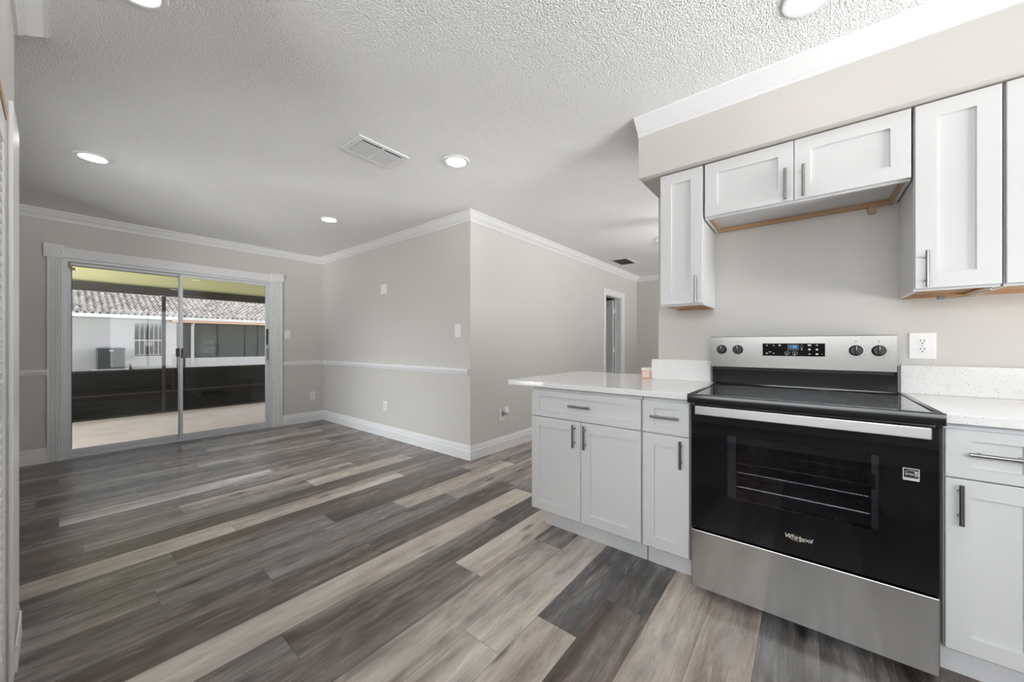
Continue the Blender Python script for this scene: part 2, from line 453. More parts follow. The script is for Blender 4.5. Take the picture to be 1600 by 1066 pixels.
# ------------------------------------------------------------------ floor of planks
def build_floor():
    PW = .185; X0 = -.15
    joints = {0: [2.2, .98], 1: [2.05, .83], 2: [1.555, .335], 3: [1.28, .06], 4: [2.25, 1.03], 5: [1.775, .555], 6: [1.319, .1], 7: [1.81, .56], 8: [2.30, 1.08 - .95],
              9: [2.35, 1.13], 10: [1.88, .662], 11: [1.546, .291], 12: [2.38, 1.133], 13: [1.62, .40], 14: [1.915, .70], 15: [1.39, .172], 16: [2.265, 1.32], 17: [1.80, .55]}
    # (column, y inside plank) -> (tone, grey share)
    tones = {(-1, 1.6): (.33, .95), (-1, .6): (.36, .9), (-2, 1.6): (.34, .9), (-2, .6): (.36, .8), (-3, 1.5): (.20, .3), (-3, .5): (.24, .3), (-4, 1.4): (.3, .3), (0, 1.5): (.68, .2), (0, .6): (.5, .3), (1, 1.5): (.66, .2), (1, .5): (.58, .2), (2, 2.): (.36, .9), (2, 1.): (.30, .1), (3, 2.): (.34, 1.), (3, .8): (.70, .35),
             (4, 1.6): (.74, .5), (4, .5): (.68, .3), (5, 2.2): (.40, .6), (5, 1.2): (.68, .45), (6, 2.): (.76, .3), (6, .8): (.40, .25), (7, 2.4): (.36, .9), (7, 1.2): (.38, .35), (7, .2): (.42, .6),
             (8, .8): (.84, .35), (8, 2.6): (.40, .8), (9, 1.6): (.30, .2), (9, 2.8): (.5, .4), (9, .6): (.34, .2), (10, 1.2): (.46, .7), (10, 2.4): (.52, .5), (10, .2): (.42, .7),
             (11, 2.): (.70, .2), (11, 1.): (.40, .9), (11, 0.): (.36, .6), (12, 1.8): (.25, .15), (12, .6): (.42, .9), (12, 3): (.5, .3),
             (13, 1.): (.25, .15), (13, .1): (.34, .5), (13, 2.2): (.32, .2), (14, 1.2): (.70, .25), (14, .1): (.68, .3), (14, 2.3): (.3, .2), (15, .8): (.24, .2), (15, 0.): (.28, .3), (15, 2.): (.28, .2),
             (16, 1.9): (.64, .25), (16, .5): (.36, .4), (17, 1.2): (.54, .4), (17, 0.): (.32, .5)}
    bm = bmesh.new(); uvl = bm.loops.layers.uv.new('plank'); tl = bm.loops.layers.float_color.new('tone')
    ylo, yhi = -1.45, YF + .06
    for k in range(-18, 32):
        xa, xb = X0 - PW * (k + 1), X0 - PW * k
        xa_, xb_ = max(xa, XS - .1), min(xb, 3.06)
        if xb_ - xa_ < .004: continue
        js = list(joints.get(k, []))
        if not js: js = [random.uniform(0, 1.2)]
        while max(js) < yhi: js.append(max(js) + 1.22)
        while min(js) > ylo: js.append(min(js) - 1.22)
        js = sorted(js)
        for ja, jb in zip(js, js[1:]):
            a, b_ = max(ja, ylo), min(jb, yhi)
            if b_ - a < .003: continue
            tone = None
            for (kk, yy), tv in tones.items():
                if kk == k and ja <= yy < jb: tone = tv
            if tone is None:
                r = random.random()
                tone = (random.uniform(.20, .36) if r < .6 else random.uniform(.44, .62), random.uniform(.1, .9))
                if k > 14 and r < .85: tone = (random.uniform(.18, .40), random.uniform(.05, .7))
            sd = random.random()
            vs = [bm.verts.new(p) for p in ((xa_, a, 0), (xb_, a, 0), (xb_, b_, 0), (xa_, b_, 0))]
            f = bm.faces.new(vs)
            for lp in f.loops:
                lp[uvl].uv = (lp.vert.co.x - xa, lp.vert.co.y - ja)
                lp[tl] = (tone[0], tone[1], sd, 1)
    # slab under the planks
    mb = MB(); mb.bm = bm
    top = list(bm.faces)
    mb.box(XS - .1, 3.06, ylo, yhi, -.12, -.002)
    me = bpy.data.meshes.new('floor'); bm.to_mesh(me); bm.free(); me.materials.append(M['floor'])
    o = bpy.data.objects.new('floor', me); COL.objects.link(o)
    tag(o, 'weathered grey brown wood-look vinyl plank floor', 'floor', kind='structure')
build_floor()

# ------------------------------------------------------------------ room shell
struct('ceiling', MB().box(XS - .13, 3.12, -1.45, YF + .12, CZ, CZ + .1), M['ceiling'], 'white popcorn textured ceiling', 'ceiling')

mb = MB()
mb.box(XS - T, XS, -.75, .045, -.02, CZ).box(XS - T, XS, 1.88, YF + .1, -.02, CZ).box(XS - T, XS, .045, 1.88, 2.01, CZ)
struct('wall_west', mb, M['wall'], 'greige wall around the sliding patio door', 'wall')
struct('wall_dining', MB().box(XS, XL, YD, YD + T, 0, CZ), M['wall'], 'greige dining wall right of the sliding door corner', 'wall')
mb = MB().box(XL - T, XL, YD + T, 5.69, 0, CZ).box(XL - T, XL, 6.35, YF, 0, CZ).box(XL - T, XL, 5.69, 6.35, 1.98, CZ)
struct('wall_living', mb, M['wall'], 'greige living room wall with the open white door', 'wall')
mb = MB().box(XS, -.5, YF, YF + T, 0, CZ).box(2.5, 3.12, YF, YF + T, 0, CZ).box(-.5, 2.5, YF, YF + T, 0, .2).box(-.5, 2.5, YF, YF + T, 2.1, CZ)
struct('wall_far', mb, M['wall'], 'greige end wall of the room beyond the peninsula', 'wall')
mb = MB().box(3.0, 3.12, YK + T, 4.6, 0, CZ).box(3.0, 3.12, 6.4, YF, 0, CZ).box(3.0, 3.12, 4.6, 6.4, 0, .3).box(3.0, 3.12, 4.6, 6.4, 2.1, CZ)
struct('wall_east', mb, M['wall'], 'greige living room side wall', 'wall')
struct('wall_kitchen', MB().box(XK, 3.12, YK, YK + T, 0, CZ), M['wall_texture'], 'textured greige kitchen wall behind the range', 'wall')
mb = MB().box(2.40, 2.52, -1.42, .85, 0, CZ).box(2.40, 2.52, 2.35, YK, 0, CZ).box(2.40, 2.52, .85, 2.35, 0, .5).box(2.40, 2.52, .85, 2.35, 2.12, CZ)
struct('wall_pantry', mb, M['wall'], 'greige kitchen end wall with a wide added window', 'wall')
mb = MB().box(-1.22, -1.1, -1.42, -1.30, 0, CZ).box(2.3, 2.4, -1.42, -1.30, 0, CZ).box(-1.1, 2.3, -1.42, -1.30, 0, 1.30).box(-1.1, 2.3, -1.42, -1.30, 2.25, CZ)
struct('wall_south', mb, M['wall'], 'greige kitchen wall with an added window opposite the range', 'wall')
mb = MB().box(-2.42, -2.07, -.22, -.10, 0, CZ).box(-1.32, -1.22, -.22, -.10, 0, CZ).box(-2.07, -1.32, -.22, -.10, 1.92, CZ)
mb.box(-2.42, -2.30, -.65, -.22, 0, CZ).box(-1.34, -1.22, -1.42, -.22, 0, CZ).box(-2.42, -1.34, -.77, -.65, 0, CZ)
struct('wall_closet', mb, M['wall'], 'greige closet wall at the left edge', 'wall')
struct('wall_side', MB().box(XS, -4.8, -.77, -.65, 0, CZ).box(-2.9, -2.42, -.77, -.65, 0, CZ).box(-4.8, -2.9, -.77, -.65, 0, .5).box(-4.8, -2.9, -.77, -.65, 2.1, CZ), M['wall'], 'greige dining side wall', 'wall')
struct('wall_soffit', MB().box(XK, 2.40, 2.165, YK, 2.130, CZ), M['wall_texture'], 'textured greige soffit above the upper cabinets', 'soffit')

# windows added out of frame to bring in fill daylight
def window(name, label, frame_boxes, pane):
    t = thing(name, label, 'added window', kind='structure')
    mb_ = MB()
    for b_ in frame_boxes: mb_.box(*b_)
    obj('window_frame', mb_, M['trim'], t); obj('pane', MB().box(*pane), M['clearglass'], t)
window('fill_window_1', 'added wide white framed kitchen window opposite the range',
       [(-1.1, -1.05, -1.40, -1.32, 1.30, 2.25), (2.25, 2.3, -1.40, -1.32, 1.30, 2.25), (-1.05, 2.25, -1.40, -1.32, 1.30, 1.35), (-1.05, 2.25, -1.40, -1.32, 2.20, 2.25), (.58, .62, -1.40, -1.32, 1.35, 2.20)],
       (-1.05, 2.25, -1.363, -1.357, 1.35, 2.20))
window('fill_window_2', 'added wide white framed living room window',
       [(-.5, -.45, YF + .02, YF + .10, .2, 2.1), (2.45, 2.5, YF + .02, YF + .10, .2, 2.1), (-.45, 2.45, YF + .02, YF + .10, .2, .25), (-.45, 2.45, YF + .02, YF + .10, 2.05, 2.1), (.98, 1.02, YF + .02, YF + .10, .25, 2.05)],
       (-.45, 2.45, YF + .057, YF + .063, .25, 2.05))

window('fill_window_3', 'added white framed dining window facing the dining wall',
       [(-4.8, -4.75, -.75, -.67, .50, 2.1), (-2.95, -2.9, -.75, -.67, .50, 2.1), (-4.75, -2.95, -.75, -.67, .50, .55), (-4.75, -2.95, -.75, -.67, 2.05, 2.1), (-3.87, -3.83, -.75, -.67, .55, 2.05)],
       (-4.75, -2.95, -.713, -.707, .55, 2.05))

window('fill_window_4', 'added white framed window in the kitchen end wall',
       [(2.42, 2.50, .85, .90, .5, 2.12), (2.42, 2.50, 2.30, 2.35, .5, 2.12), (2.42, 2.50, .90, 2.30, .5, .55), (2.42, 2.50, .90, 2.30, 2.07, 2.12), (2.42, 2.50, 1.58, 1.62, .55, 2.07)],
       (2.457, 2.463, .90, 2.30, .55, 2.07))

window('fill_window_5', 'added white framed window in the living room side wall',
       [(3.02, 3.10, 4.6, 4.65, .3, 2.1), (3.02, 3.10, 6.35, 6.4, .3, 2.1), (3.02, 3.10, 4.65, 6.35, .3, .35), (3.02, 3.10, 4.65, 6.35, 2.05, 2.1), (3.02, 3.10, 5.48, 5.52, .35, 2.05)],
       (3.057, 3.063, 4.65, 6.35, .35, 2.05))

# crown, baseboard, chair rail
CROWN = [(0, CZ), (.083, CZ), (.083, CZ - .010), (.070, CZ - .014), (.058, CZ - .028), (.044, CZ - .044), (.030, CZ - .056), (.022, CZ - .060), (.022, CZ - .068), (.013, CZ - .073), (.011, CZ - .083), (0, CZ - .083)]
CROWN2 = [(0, CZ), (.082, CZ), (.080, CZ - .006), (.020, CZ - .060), (.013, CZ - .062), (.013, CZ - .069), (.008, CZ - .072), (.006, CZ - .080), (0, CZ - .080)]
BASE = [(0, 0), (.017, 0), (.017, .088), (.012, .096), (.012, .116), (.008, .124), (.008, .136), (.004, .142), (0, .142)]
RAIL = [(0, .836), (.006, .836), (.009, .846), (.018, .852), (.020, .868), (.026, .876), (.026, .896), (.018, .904), (0, .904)]
struct('trim_1', MB().sweep([(XS, -.65), (XS, YD), (XL, YD), (XL, YF), (3.0, YF)], CROWN), M['trim'], 'white crown moulding along the dining and living room walls', 'crown moulding')
struct('trim_2', MB().sweep([(XK, 2.165), (2.40, 2.165)], CROWN2), M['trim'], 'white crown moulding on the kitchen soffit', 'crown moulding')
struct('trim_3', MB().sweep([(-1.22, -1.3), (-1.22, -.10), (-2.42, -.10), (-2.42, -.65)], CROWN), M['trim'], 'white crown moulding on the closet wall at the left edge', 'crown moulding')
struct('baseboard_west', MB().sweep([(XS, -.65), (XS, -.05)], BASE), M['trim'], 'white baseboard left of the sliding door', 'baseboard')
struct('baseboard_dining', MB().sweep([(XS, 2.007), (XS, YD), (XL, YD), (XL, 5.60)], BASE), M['trim'], 'white stepped baseboard around the dining corner', 'baseboard')
struct('baseboard_far', MB().sweep([(XL, 6.49), (XL, YF), (-.5, YF)], BASE), M['trim'], 'white baseboard beyond the open door', 'baseboard')
struct('baseboard_closet', MB().sweep([(-2.16, -.10), (-2.42, -.10), (-2.42, -.65)], BASE), M['trim'], 'white baseboard at the closet wall corner', 'baseboard')
struct('baseboard_south', MB().sweep([(2.4, -1.3), (-1.22, -1.3), (-1.22, -.10)], BASE), M['trim'], 'white baseboard on the wall opposite the range', 'baseboard')
struct('trim_4', MB().sweep([(XS, -.65), (XS, -.05)], RAIL), M['trim'], 'short white chair rail left of the sliding door', 'chair rail')
struct('trim_5', MB().sweep([(XS, 2.007), (XS, YD), (-2.617, YD)], RAIL), M['trim'], 'white chair rail wrapping the dining corner', 'chair rail')

# ------------------------------------------------------------------ sliding patio door and its casing
t = thing('trim_6', 'white fluted casing with rosette corner blocks around the sliding door', 'door casing', (XS, .96, 0), kind='structure')
def fluted(y0, y1, z0, z1):
    n = 5; wv = (y1 - y0); pts = [(XS, y0)]
    pts.append((XS + .018, y0)); m = .012
    fw = (wv - 2 * m) / n
    for i in range(n):
        a = y0 + m + i * fw
        pts += [(XS + .018, a + .002), (XS + .010, a + fw * .3), (XS + .010, a + fw * .7), (XS + .018, a + fw - .002)]
    pts += [(XS + .018, y1), (XS, y1)]
    return MB().prism(pts, 'z', z0, z1)
obj('fluted_side', fluted(-.05, .047, 0, 2.005), M['trim'], t)
obj('fluted_side', fluted(1.88, 2.003, 0, 2.03), M['trim'], t)
obj('head_board', MB().box(XS, XS + .016, .047, 1.88, 2.012, 2.112, .002), M['trim'], t)
mb = MB().box(XS, XS + .024, -.072, .057, 2.005, 2.132, .002)
mb.lathe([(.057, 0), (.055, .005), (.046, .005), (.043, .001), (.034, .001), (.031, .005), (.022, .005), (.019, .001), (.012, .001), (.006, .005)], (XS + .0235, -.007, 2.068), 'x', 28)
obj('rosette_block', mb, M['trim'], t)
obj('rosette_block', MB().box(XS, XS + .024, 1.868, 2.022, 2.03, 2.128, .002), M['trim'], t)

d = thing('door_1', 'aluminium framed sliding glass patio door', 'sliding door', (XS - .06, .96, 0), kind='structure')
mb = MB().box(XS - .115, XS - .004, .045, .078, 0, 2.01).box(XS - .115, XS - .004, 1.845, 1.88, 0, 2.01)
mb.box(XS - .115, XS - .004, .078, 1.845, 1.985, 2.01).box(XS - .115, XS - .004, .078, 1.845, 0, .022)
mb.box(XS - .035, XS - .029, .078, 1.845, .022, .034).box(XS - .075, XS - .069, .078, 1.845, .022, .034)
obj('door_frame', mb, M['alu'], d)
def panel(name, y0, y1, xc, lab):
    z0, z1 = .034, 1.98; s = .040
    m_ = MB().box(xc - .014, xc + .014, y0, y0 + s * .7, z0, z1, .002).box(xc - .014, xc + .014, y1 - s * .9, y1, z0, z1, .002)
    m_.box(xc - .013, xc + .013, y0 + s * .7, y1 - s * .9, z0, z0 + .044, .002).box(xc - .013, xc + .013, y0 + s * .7, y1 - s * .9, z1 - .028, z1, .002)
    p = obj(name, m_, M['alu'], d, label=lab)
    obj('glass', MB().box(xc - .003, xc + .003, y0 + s * .7 - .004, y1 - s * .9 + .004, z0 + .040, z1 - .024), M['glass'], p)
    return p
pl = panel('fixed_panel', .078, .955, XS - .072, 'outer left glass panel')
obj('dark_gasket', MB().box(XS - .060, XS - .054, .106, .92, 1.945, 1.953).box(XS - .060, XS - .054, .104, .108, .09, 1.95), M['bronze'], pl)
obj('latch_plate', MB().box(XS - .060, XS - .045, .895, .935, 1.0, 1.10, .003), M['blackplastic'], pl)
pr = panel('sliding_panel', .925, 1.845, XS - .032, 'inner right glass panel')
mb = MB().box(XS - .018, XS - .006, 1.815, 1.835, 1.14, 1.36, .003).cyl((XS - .006, 1.825, 1.30), (XS + .012, 1.825, 1.30), .010)
obj('lock', mb, M['blackplastic'], pr)
mb = MB().box(XS - .018, XS + .012, 1.818, 1.832, .93, 1.09, .004)
obj('pull_handle', mb, M['nickel'], pr)
obj('pull_handle', MB().box(XS - .018, XS + .004, .935, .95, .985, 1.10, .003), M['blackplastic'], pr)
obj('corner_bracket', MB().box(XS - .06, XS - .045, .079, .10, 1.93, 1.975).box(XS - .05, XS - .035, .10, .13, 1.90, 1.93), M['rawwood'], d)

# ------------------------------------------------------------------ open panel door of the next room
t = thing('trim_7', 'white casing of the open door in the living room wall', 'door casing', (XL, 6.0, 0), kind='structure')
mb = MB().box(XL, XL + .017, 5.605, 5.69, 0, 2.07, .003).box(XL, XL + .017, 6.35, 6.485, 0, 2.07, .003).box(XL, XL + .016, 5.69, 6.35, 1.98, 2.07, .003)
obj('casing', mb, M['trim'], t)
mb = MB().box(XL - T, XL, 5.69, 5.705, 0, 1.98).box(XL - T, XL, 6.335, 6.35, 0, 1.98).box(XL - T, XL, 5.705, 6.335, 1.965, 1.98)
obj('jamb', mb, M['trim'], t)
d = thing('door_2', 'white six panel interior door standing open beyond the peninsula', 'door', (XL - T, 6.31, 0), kind='structure')
mb = MB().box(XL - T - .63, XL - T - .006, 6.285, 6.322, .01, 1.945, .002)
obj('leaf', mb, M['trim'], d)
for (za, zb) in ((.22, .82), (.95, 1.53), (1.62, 1.84)):
    for (xa, xb) in ((-.54, -.35), (-.27, -.09)):
        x0, x1 = XL - T + xa, XL - T + xb
        m_ = MB().box(x0, x1, 6.281, 6.286, za, za + .015).box(x0, x1, 6.281, 6.286, zb - .015, zb).box(x0, x0 + .015, 6.281, 6.286, za, zb).box(x1 - .015, x1, 6.281, 6.286, za, zb)
        obj('raised_panel', m_.box(x0 + .03, x1 - .03, 6.279, 6.286, za + .03, zb - .03, .002), M['trim'], d)
for z in (.3, 1.05, 1.75):
    obj('hinge', MB().box(XL - T - .012, XL - T + .004, 6.31, 6.333, z - .045, z + .045), M['plate'], d)

# ------------------------------------------------------------------ closet opening with folded door at the left edge
t = thing('trim_8', 'white casing of the closet opening at the left edge', 'door casing', (-2.2, -.1, 0), kind='structure')
obj('casing', MB().box(-2.405, -2.085, -.10, -.088, 0, 1.97, .004).box(-1.32, -1.23, -.10, -.088, 0, 1.925, .003), M['trim'], t)
obj('header_board', MB().box(-2.07, -1.32, -.20, -.1005, 1.893, 1.9195), M['rawwood'], t)
d = thing('bifold_door', 'white louvered closet door at the left edge', 'closet door', (-1.75, -.15, 0))
for (xa, xb) in ((-2.065, -1.70), (-1.69, -1.33)):
    m_ = MB().box(xa, xa + .05, -.131, -.103, .02, 1.89, .002).box(xb - .05, xb, -.131, -.103, .02, 1.89, .002)
    for (za, zb) in ((.02, .12), (.93, 1.02), (1.80, 1.89)): m_.box(xa + .05, xb - .05, -.131, -.103, za, zb, .002)
    p = obj('louvered_panel', m_, M['trim'], d)
    s_ = MB()
    z = .14
    while z < 1.78:
        if not .91 < z < 1.02:
            s_.prism([(-.129, z + .022), (-.124, z + .026), (-.105, z + .004), (-.110, z)], 'x', xa + .05, xb - .05)
        z += .034
    obj('slats', s_, M['trim'], p)

# ------------------------------------------------------------------ cabinets
def bar_handle(parent, x, y, z, ln, vertical=True):
    mb_ = MB(); r = .0062; h = ln / 2; yb = y - .030
    ax = Vector((0, 0, 1)) if vertical else Vector((1, 0, 0))
    c = Vector((x, yb, z))
    mb_.cyl(c - ax * h, c + ax * h, r, 14)
    for s_ in (-1, 1):
        q = c + ax * (s_ * (h - .026)); mb_.cyl(q, q + Vector((0, .0305, 0)), .0045, 10)
    return obj('handle', mb_, M['nickel'], parent, smooth=True, label='brushed nickel bar handle')

def shaker(name, parent, x0, x1, z0, z1, yf, rail=.056, th=.019, railz=None):
    """shaker front facing -y, front face at yf"""
    railz = railz or rail
    def loop(ix, iz, y): return [(x0 + ix, y, z0 + iz), (x1 - ix, y, z0 + iz), (x1 - ix, y, z1 - iz), (x0 + ix, y, z1 - iz)]
    mb_ = MB().quadstrip([loop(0, 0, yf + th), loop(0, 0, yf + .002), loop(.002, .002, yf), loop(rail, railz, yf), loop(rail + .0015, railz + .0015, yf + .0105)])
    return obj(name, mb_, M['cab'], parent)

YB = 1.885                       # face of the base cabinet doors
def base_cabinet(label, x0, x1, drawer=True, doors=1, hinge='l', end_left=False):
    t_ = thing('base_cabinet', label, 'cabinet', ((x0 + x1) / 2, 2.2, 0))
    g = .0015
    body = MB().box(x0, x1, YB + .020, 2.515, .115, .886, .001)
    obj('cabinet_body', body, M['cabside'], t_)
    obj('toe_kick', MB().box(x0 + (.045 if end_left else 0), x1, 1.978, 2.0, 0, .114), M['cabside'], t_)
    dz = .703
    dr = shaker('drawer', t_, x0 + g, x1 - g, dz + .002, .866, YB, rail=.058, railz=.036)
    bar_handle(dr, (x0 + x1) / 2 + (.0 if doors == 2 else .003), YB, .792, .135, False)
    step = (x1 - x0) / doors
    for i in range(doors):
        a, b_ = x0 + i * step + g, x0 + (i + 1) * step - g
        dd = shaker('door', t_, a, b_, .126, dz - .002, YB, rail=.057)
        hx = {'l': b_ - .034, 'r': a + .030}[hinge] if doors == 1 else (b_ - .036 if i == 0 else a + .030)
        bar_handle(dd, hx, YB, .622, .132, True)
    return t_
base_cabinet('wide white base cabinet with two doors at the open end of the peninsula', -1.358, -.665, doors=2, end_left=True)
base_cabinet('narrow white base cabinet with one drawer, left of the range', -.659, -.436, hinge='l')
base_cabinet('narrow white base cabinet right of the range', .362, .585, hinge='r')

YU = 2.205                       # face of the upper doors
def upper_cabinet(label, x0, x1, z0, z1, doors=1, handle='r', wood_under=True):
    t_ = thing('wall_cabinet', label, 'cabinet', ((x0 + x1) / 2, 2.38, z0))
    g = .0015; th = .012
    mb_ = MB().box(x0, x1, YU + .021, YK, z0 + .014, z1)
    mb_.box(x0, x0 + th, YU + .021, YK, z0 - .006, z0 + .014).box(x1 - th, x1, YU + .021, YK, z0 - .006, z0 + .014).box(x0 + th, x1 - th, YU + .021, YU + .04, z0 - .006, z0 + .014)
    obj('cabinet_body', mb_, M['cabside'], t_)
    r_ = MB().box(x0 + th, x1 - th, YK - .02, YK - .0005, z0 - .009, z0 + .0135)
    r_.box(x0 + th, x0 + th + .014, YU + .0405, YK - .02, z0 - .004, z0 + .0135).box(x1 - th - .014, x1 - th, YU + .0405, YK - .02, z0 - .004, z0 + .0135)
    if wood_under: r_.box(x0 + th + .014, x1 - th - .014, YU + .0405, YK - .02, z0 + .006, z0 + .0135)
    obj('bottom_rail', r_, M['rawwood'], t_, label='raw plywood rail under the cabinet')
    step = (x1 - x0) / doors
    for i in range(doors):
        a, b_ = x0 + i * step + g, x0 + (i + 1) * step - g
        dd = shaker('door', t_, a, b_, z0 + .002, z1 - .004, YU, rail=.060)
        if doors == 1: hx = b_ - .030 if handle == 'r' else a + .030
        else: hx = b_ - .031 if i == 0 else a + .034
        bar_handle(dd, hx, YU, (z0 + .078) if doors == 1 else z0 + .078, .146, True)
    return t_
upper_cabinet('tall narrow white wall cabinet at the free end, left of the range', -.668, -.443, 1.374, 2.126, handle='r')
ov = upper_cabinet('short wide two-door white wall cabinet over the range', -.435, .334, 1.836, 2.126, doors=2, wood_under=False)
obj('cleat', MB().box(.235, .262, YK - .028, YK - .001, 1.795, 1.826, .002), M['rawwood'], ov)
ru = upper_cabinet('tall narrow white wall cabinet right of the range', .342, .566, 1.374, 2.126, handle='l')
obj('metal_clip', MB().box(.455, .478, YK - .06, YK - .045, 1.350, 1.366, .002).cyl((.466, YK - .062, 1.357), (.466, YK - .055, 1.357), .005), M['nickel'], ru)
obj('loose_strip', MB().tube([(.47, YK - .05, 1.356), (.52, 2.40, 1.352), (.555, 2.27, 1.362)], .003, 6).tube([(.485, YK - .05, 1.354), (.535, 2.40, 1.349), (.562, 2.275, 1.360)], .002, 6), M['cream'], ru, label='loose pale edging strip hanging under the cabinet')
upper_cabinet('white wall cabinet at the right edge of the picture', .573, 1.03, 1.374, 2.126, handle='r')

# ------------------------------------------------------------------ quartz worktops and backsplash pieces
pts = [(-1.525, 1.855), (-.4235, 1.855), (-.4235, 2.538), (-.782, 2.538), (-.782, 2.83), (-1.525, 2.83)]
mb = MB().prism(pts, 'z', .888, .918)
bmesh.ops.bevel(mb.bm, geom=list(mb.bm.edges), offset=.002, segments=2, affect='EDGES')
tag(obj('worktop', mb, M['quartz']), 'white speckled quartz peninsula worktop with pointed overhang', 'countertop')
tag(obj('worktop', MB().box(.348, 1.2, 1.855, 2.538, .888, .918, .002), M['quartz']), 'white speckled quartz worktop right of the range', 'countertop')
tag(obj('backsplash', MB().box(-.818, -.462, 2.518, 2.5385, .9185, 1.05, .0015), M['quartz']), 'short quartz backsplash slab left of the range', 'backsplash')
tag(obj('backsplash', MB().box(.346, 1.2, 2.518, 2.5385, .9185, 1.05, .0015), M['quartz']), 'long speckled quartz backsplash slab right of the range', 'backsplash')
tag(obj('cabinet_filler', MB().box(.59, 1.2, 1.905, 2.515, 0, .886), M['cabside']), 'white base cabinet run under the right worktop', 'cabinet')

# ------------------------------------------------------------------ electric range
RX0, RX1, RYF = -.416, .342, 1.825
t = thing('electric_range', 'stainless steel electric range with black glass oven door and cooktop', 'range', (-.037, 2.16, 0))
CX = -.037
mb = MB().box(RX0 + .004, RX0 + .012, 1.862, 2.50, .03, .884).box(RX1 - .012, RX1 - .004, 1.862, 2.50, .03, .884)
mb.box(RX0 + .012, RX1 - .012, 2.40, 2.50, .03, .884).box(RX0 + .012, RX1 - .012, 1.862, 2.40, .30, .32).box(RX0 + .012, RX1 - .012, 1.862, 2.40, .86, .884)
mb.box(RX0 + .004, RX0 + .0105, 1.845, 1.862, .05, .88)
obj('body', mb, M['rangeside'], t)
for x in (RX0 + .06, RX1 - .06):
    for y in (1.93, 2.42): obj('foot', MB().cyl((x, y, 0), (x, y, .035), .018, 12), M['blackplastic'], t)
# cavity behind the window
mb = MB().box(RX0 + .06, RX1 - .06, 2.30, 2.31, .36, .84).box(RX0 + .05, RX0 + .06, 1.87, 2.31, .36, .84).box(RX1 - .06, RX1 - .05, 1.87, 2.31, .36, .84)
mb.box(RX0 + .05, RX1 - .05, 1.87, 2.31, .35, .36).box(RX0 + .05, RX1 - .05, 1.87, 2.31, .84, .85)
obj('oven_cavity', mb, M['cavity'], t)
for z in (.583, .520):
    m_ = MB()
    for y in (1.895, 2.28): m_.cyl((RX0 + .065, y, z), (RX1 - .065, y, z), .0036, 8)
    for i in range(22):
        x = RX0 + .085 + i * (RX1 - RX0 - .17) / 21
        m_.cyl((x, 1.895, z + .003), (x, 2.28, z + .003), .0016, 6)
    for y in (2.02, 2.15): m_.cyl((RX0 + .065, y, z), (RX1 - .065, y, z), .0026, 6)
    obj('oven_rack', m_, M['chrome'], t)
# oven door: glass face with a window opening
WX0, WX1, WZ0, WZ1 = -.272, .199, .488, .756
D0, D1, DZ0, DZ1 = RX0 + .003, RX1 - .003, .318, .872
mb = MB()
mb.box(D0, WX0, RYF, 1.858, DZ0, DZ1).box(WX1, D1, RYF, 1.858, DZ0, DZ1).box(WX0, WX1, RYF, 1.858, DZ0, WZ0).box(WX0, WX1, RYF, 1.858, WZ1, DZ1)
bmesh.ops.remove_doubles(mb.bm, verts=mb.bm.verts, dist=1e-5)
door = obj('oven_door', mb, M['blackglass'], t, label='black glass oven door')
obj('window_pane', MB().box(WX0, WX1, RYF + .0002, RYF + .005, WZ0, WZ1), M['ovenpane'], door)
obj('window_seal', MB().box(WX0, WX0 + .030, 1.845, 1.857, WZ0, WZ1), M['greystrip'], door, label='grey strip at the left of the oven window')
obj('window_seal', MB().box(WX1 - .018, WX1, 1.845, 1.857, WZ0, .625).box(WX1 - .018, WX1, 1.845, 1.857, .682, WZ1).box(WX1 - .008, WX1, 1.845, 1.857, .625, .682), M['greystrip'], door, label='grey strip at the right of the oven window')
obj('top_band', MB().box(D0, D1, RYF - .006, RYF - .0003, .800, DZ1, .002), M['blackenamel'], door)
mb = MB().box(-.391, .316, 1.782, 1.796, .838, .877, .003)
for x in (-.36, .285): mb.box(x - .015, x + .015, 1.796, RYF - .006, .842, .872)
obj('handle', mb, M['handlesteel'], door, label='flat stainless steel handle bar')
# energy sticker
mb = MB().box(.2555, .2945, RYF - .0008, RYF - .0002, .686, .727)
st = obj('energy_label', mb, M['white_print'], door, label='small square black and white energy label')
obj('label_field', MB().box(.2575, .2925, RYF - .0012, RYF - .0008, .6945, .725), M['dark'], st)
mb = MB().text('energy', .0125, (.2600, RYF - .0014, .7045), (1, 0, 0), (0, 0, 1), .0001, .35)
sp_ = []
for i in range(10):
    a = PI / 2 + i * PI / 5; r_ = .0055 if i % 2 == 0 else .0023
    sp_.append((.2865 + r_ * math.cos(a), .7155 + r_ * math.sin(a)))
mb.prism(sp_, 'y', RYF - .0016, RYF - .0012)
arc = [(.2595 + .031 * i / 12, .7125 + .0075 * math.sin(PI * i / 12)) for i in range(13)]
mb.prism(arc + [(x, z + .001) for x, z in reversed(arc)], 'y', RYF - .0015, RYF - .0012)
obj('label_print', mb, M['white_print'], st)
obj('label_lettering', MB().text('ENERGY STAR', .0058, (.2750, RYF - .0010, .6885), (1, 0, 0), (0, 0, 1), .0001, 0, 'CENTER'), M['dark'], st)
# maker's lettering with its ring
mb = MB().text('Whirlpool', .0235, (-.072, RYF - .0006, .3825), (1, 0, 0), (0, 0, 1), .0003, .18, space=.88)
lg = obj('lettering', mb, M['silver'], door, label='small silver maker lettering with a gold swoosh')
mb = MB()
ring = [(-.030 + .026 * math.cos(a) + .012 * math.sin(a), RYF - .0012, .389 + .010 * math.sin(a) - .004 * math.cos(a)) for a in [PI * .75 + i * 1.55 * PI / 24 for i in range(25)]]
mb.tube(ring, .0010, 6)
obj('swoosh', mb, M['gold'], lg)
# drawer
mb = MB().box(RX0 + .001, RX1 - .001, RYF, 1.86, .05, .308, .003)
obj('drawer', mb, M['steel'], t, label='stainless steel storage drawer')
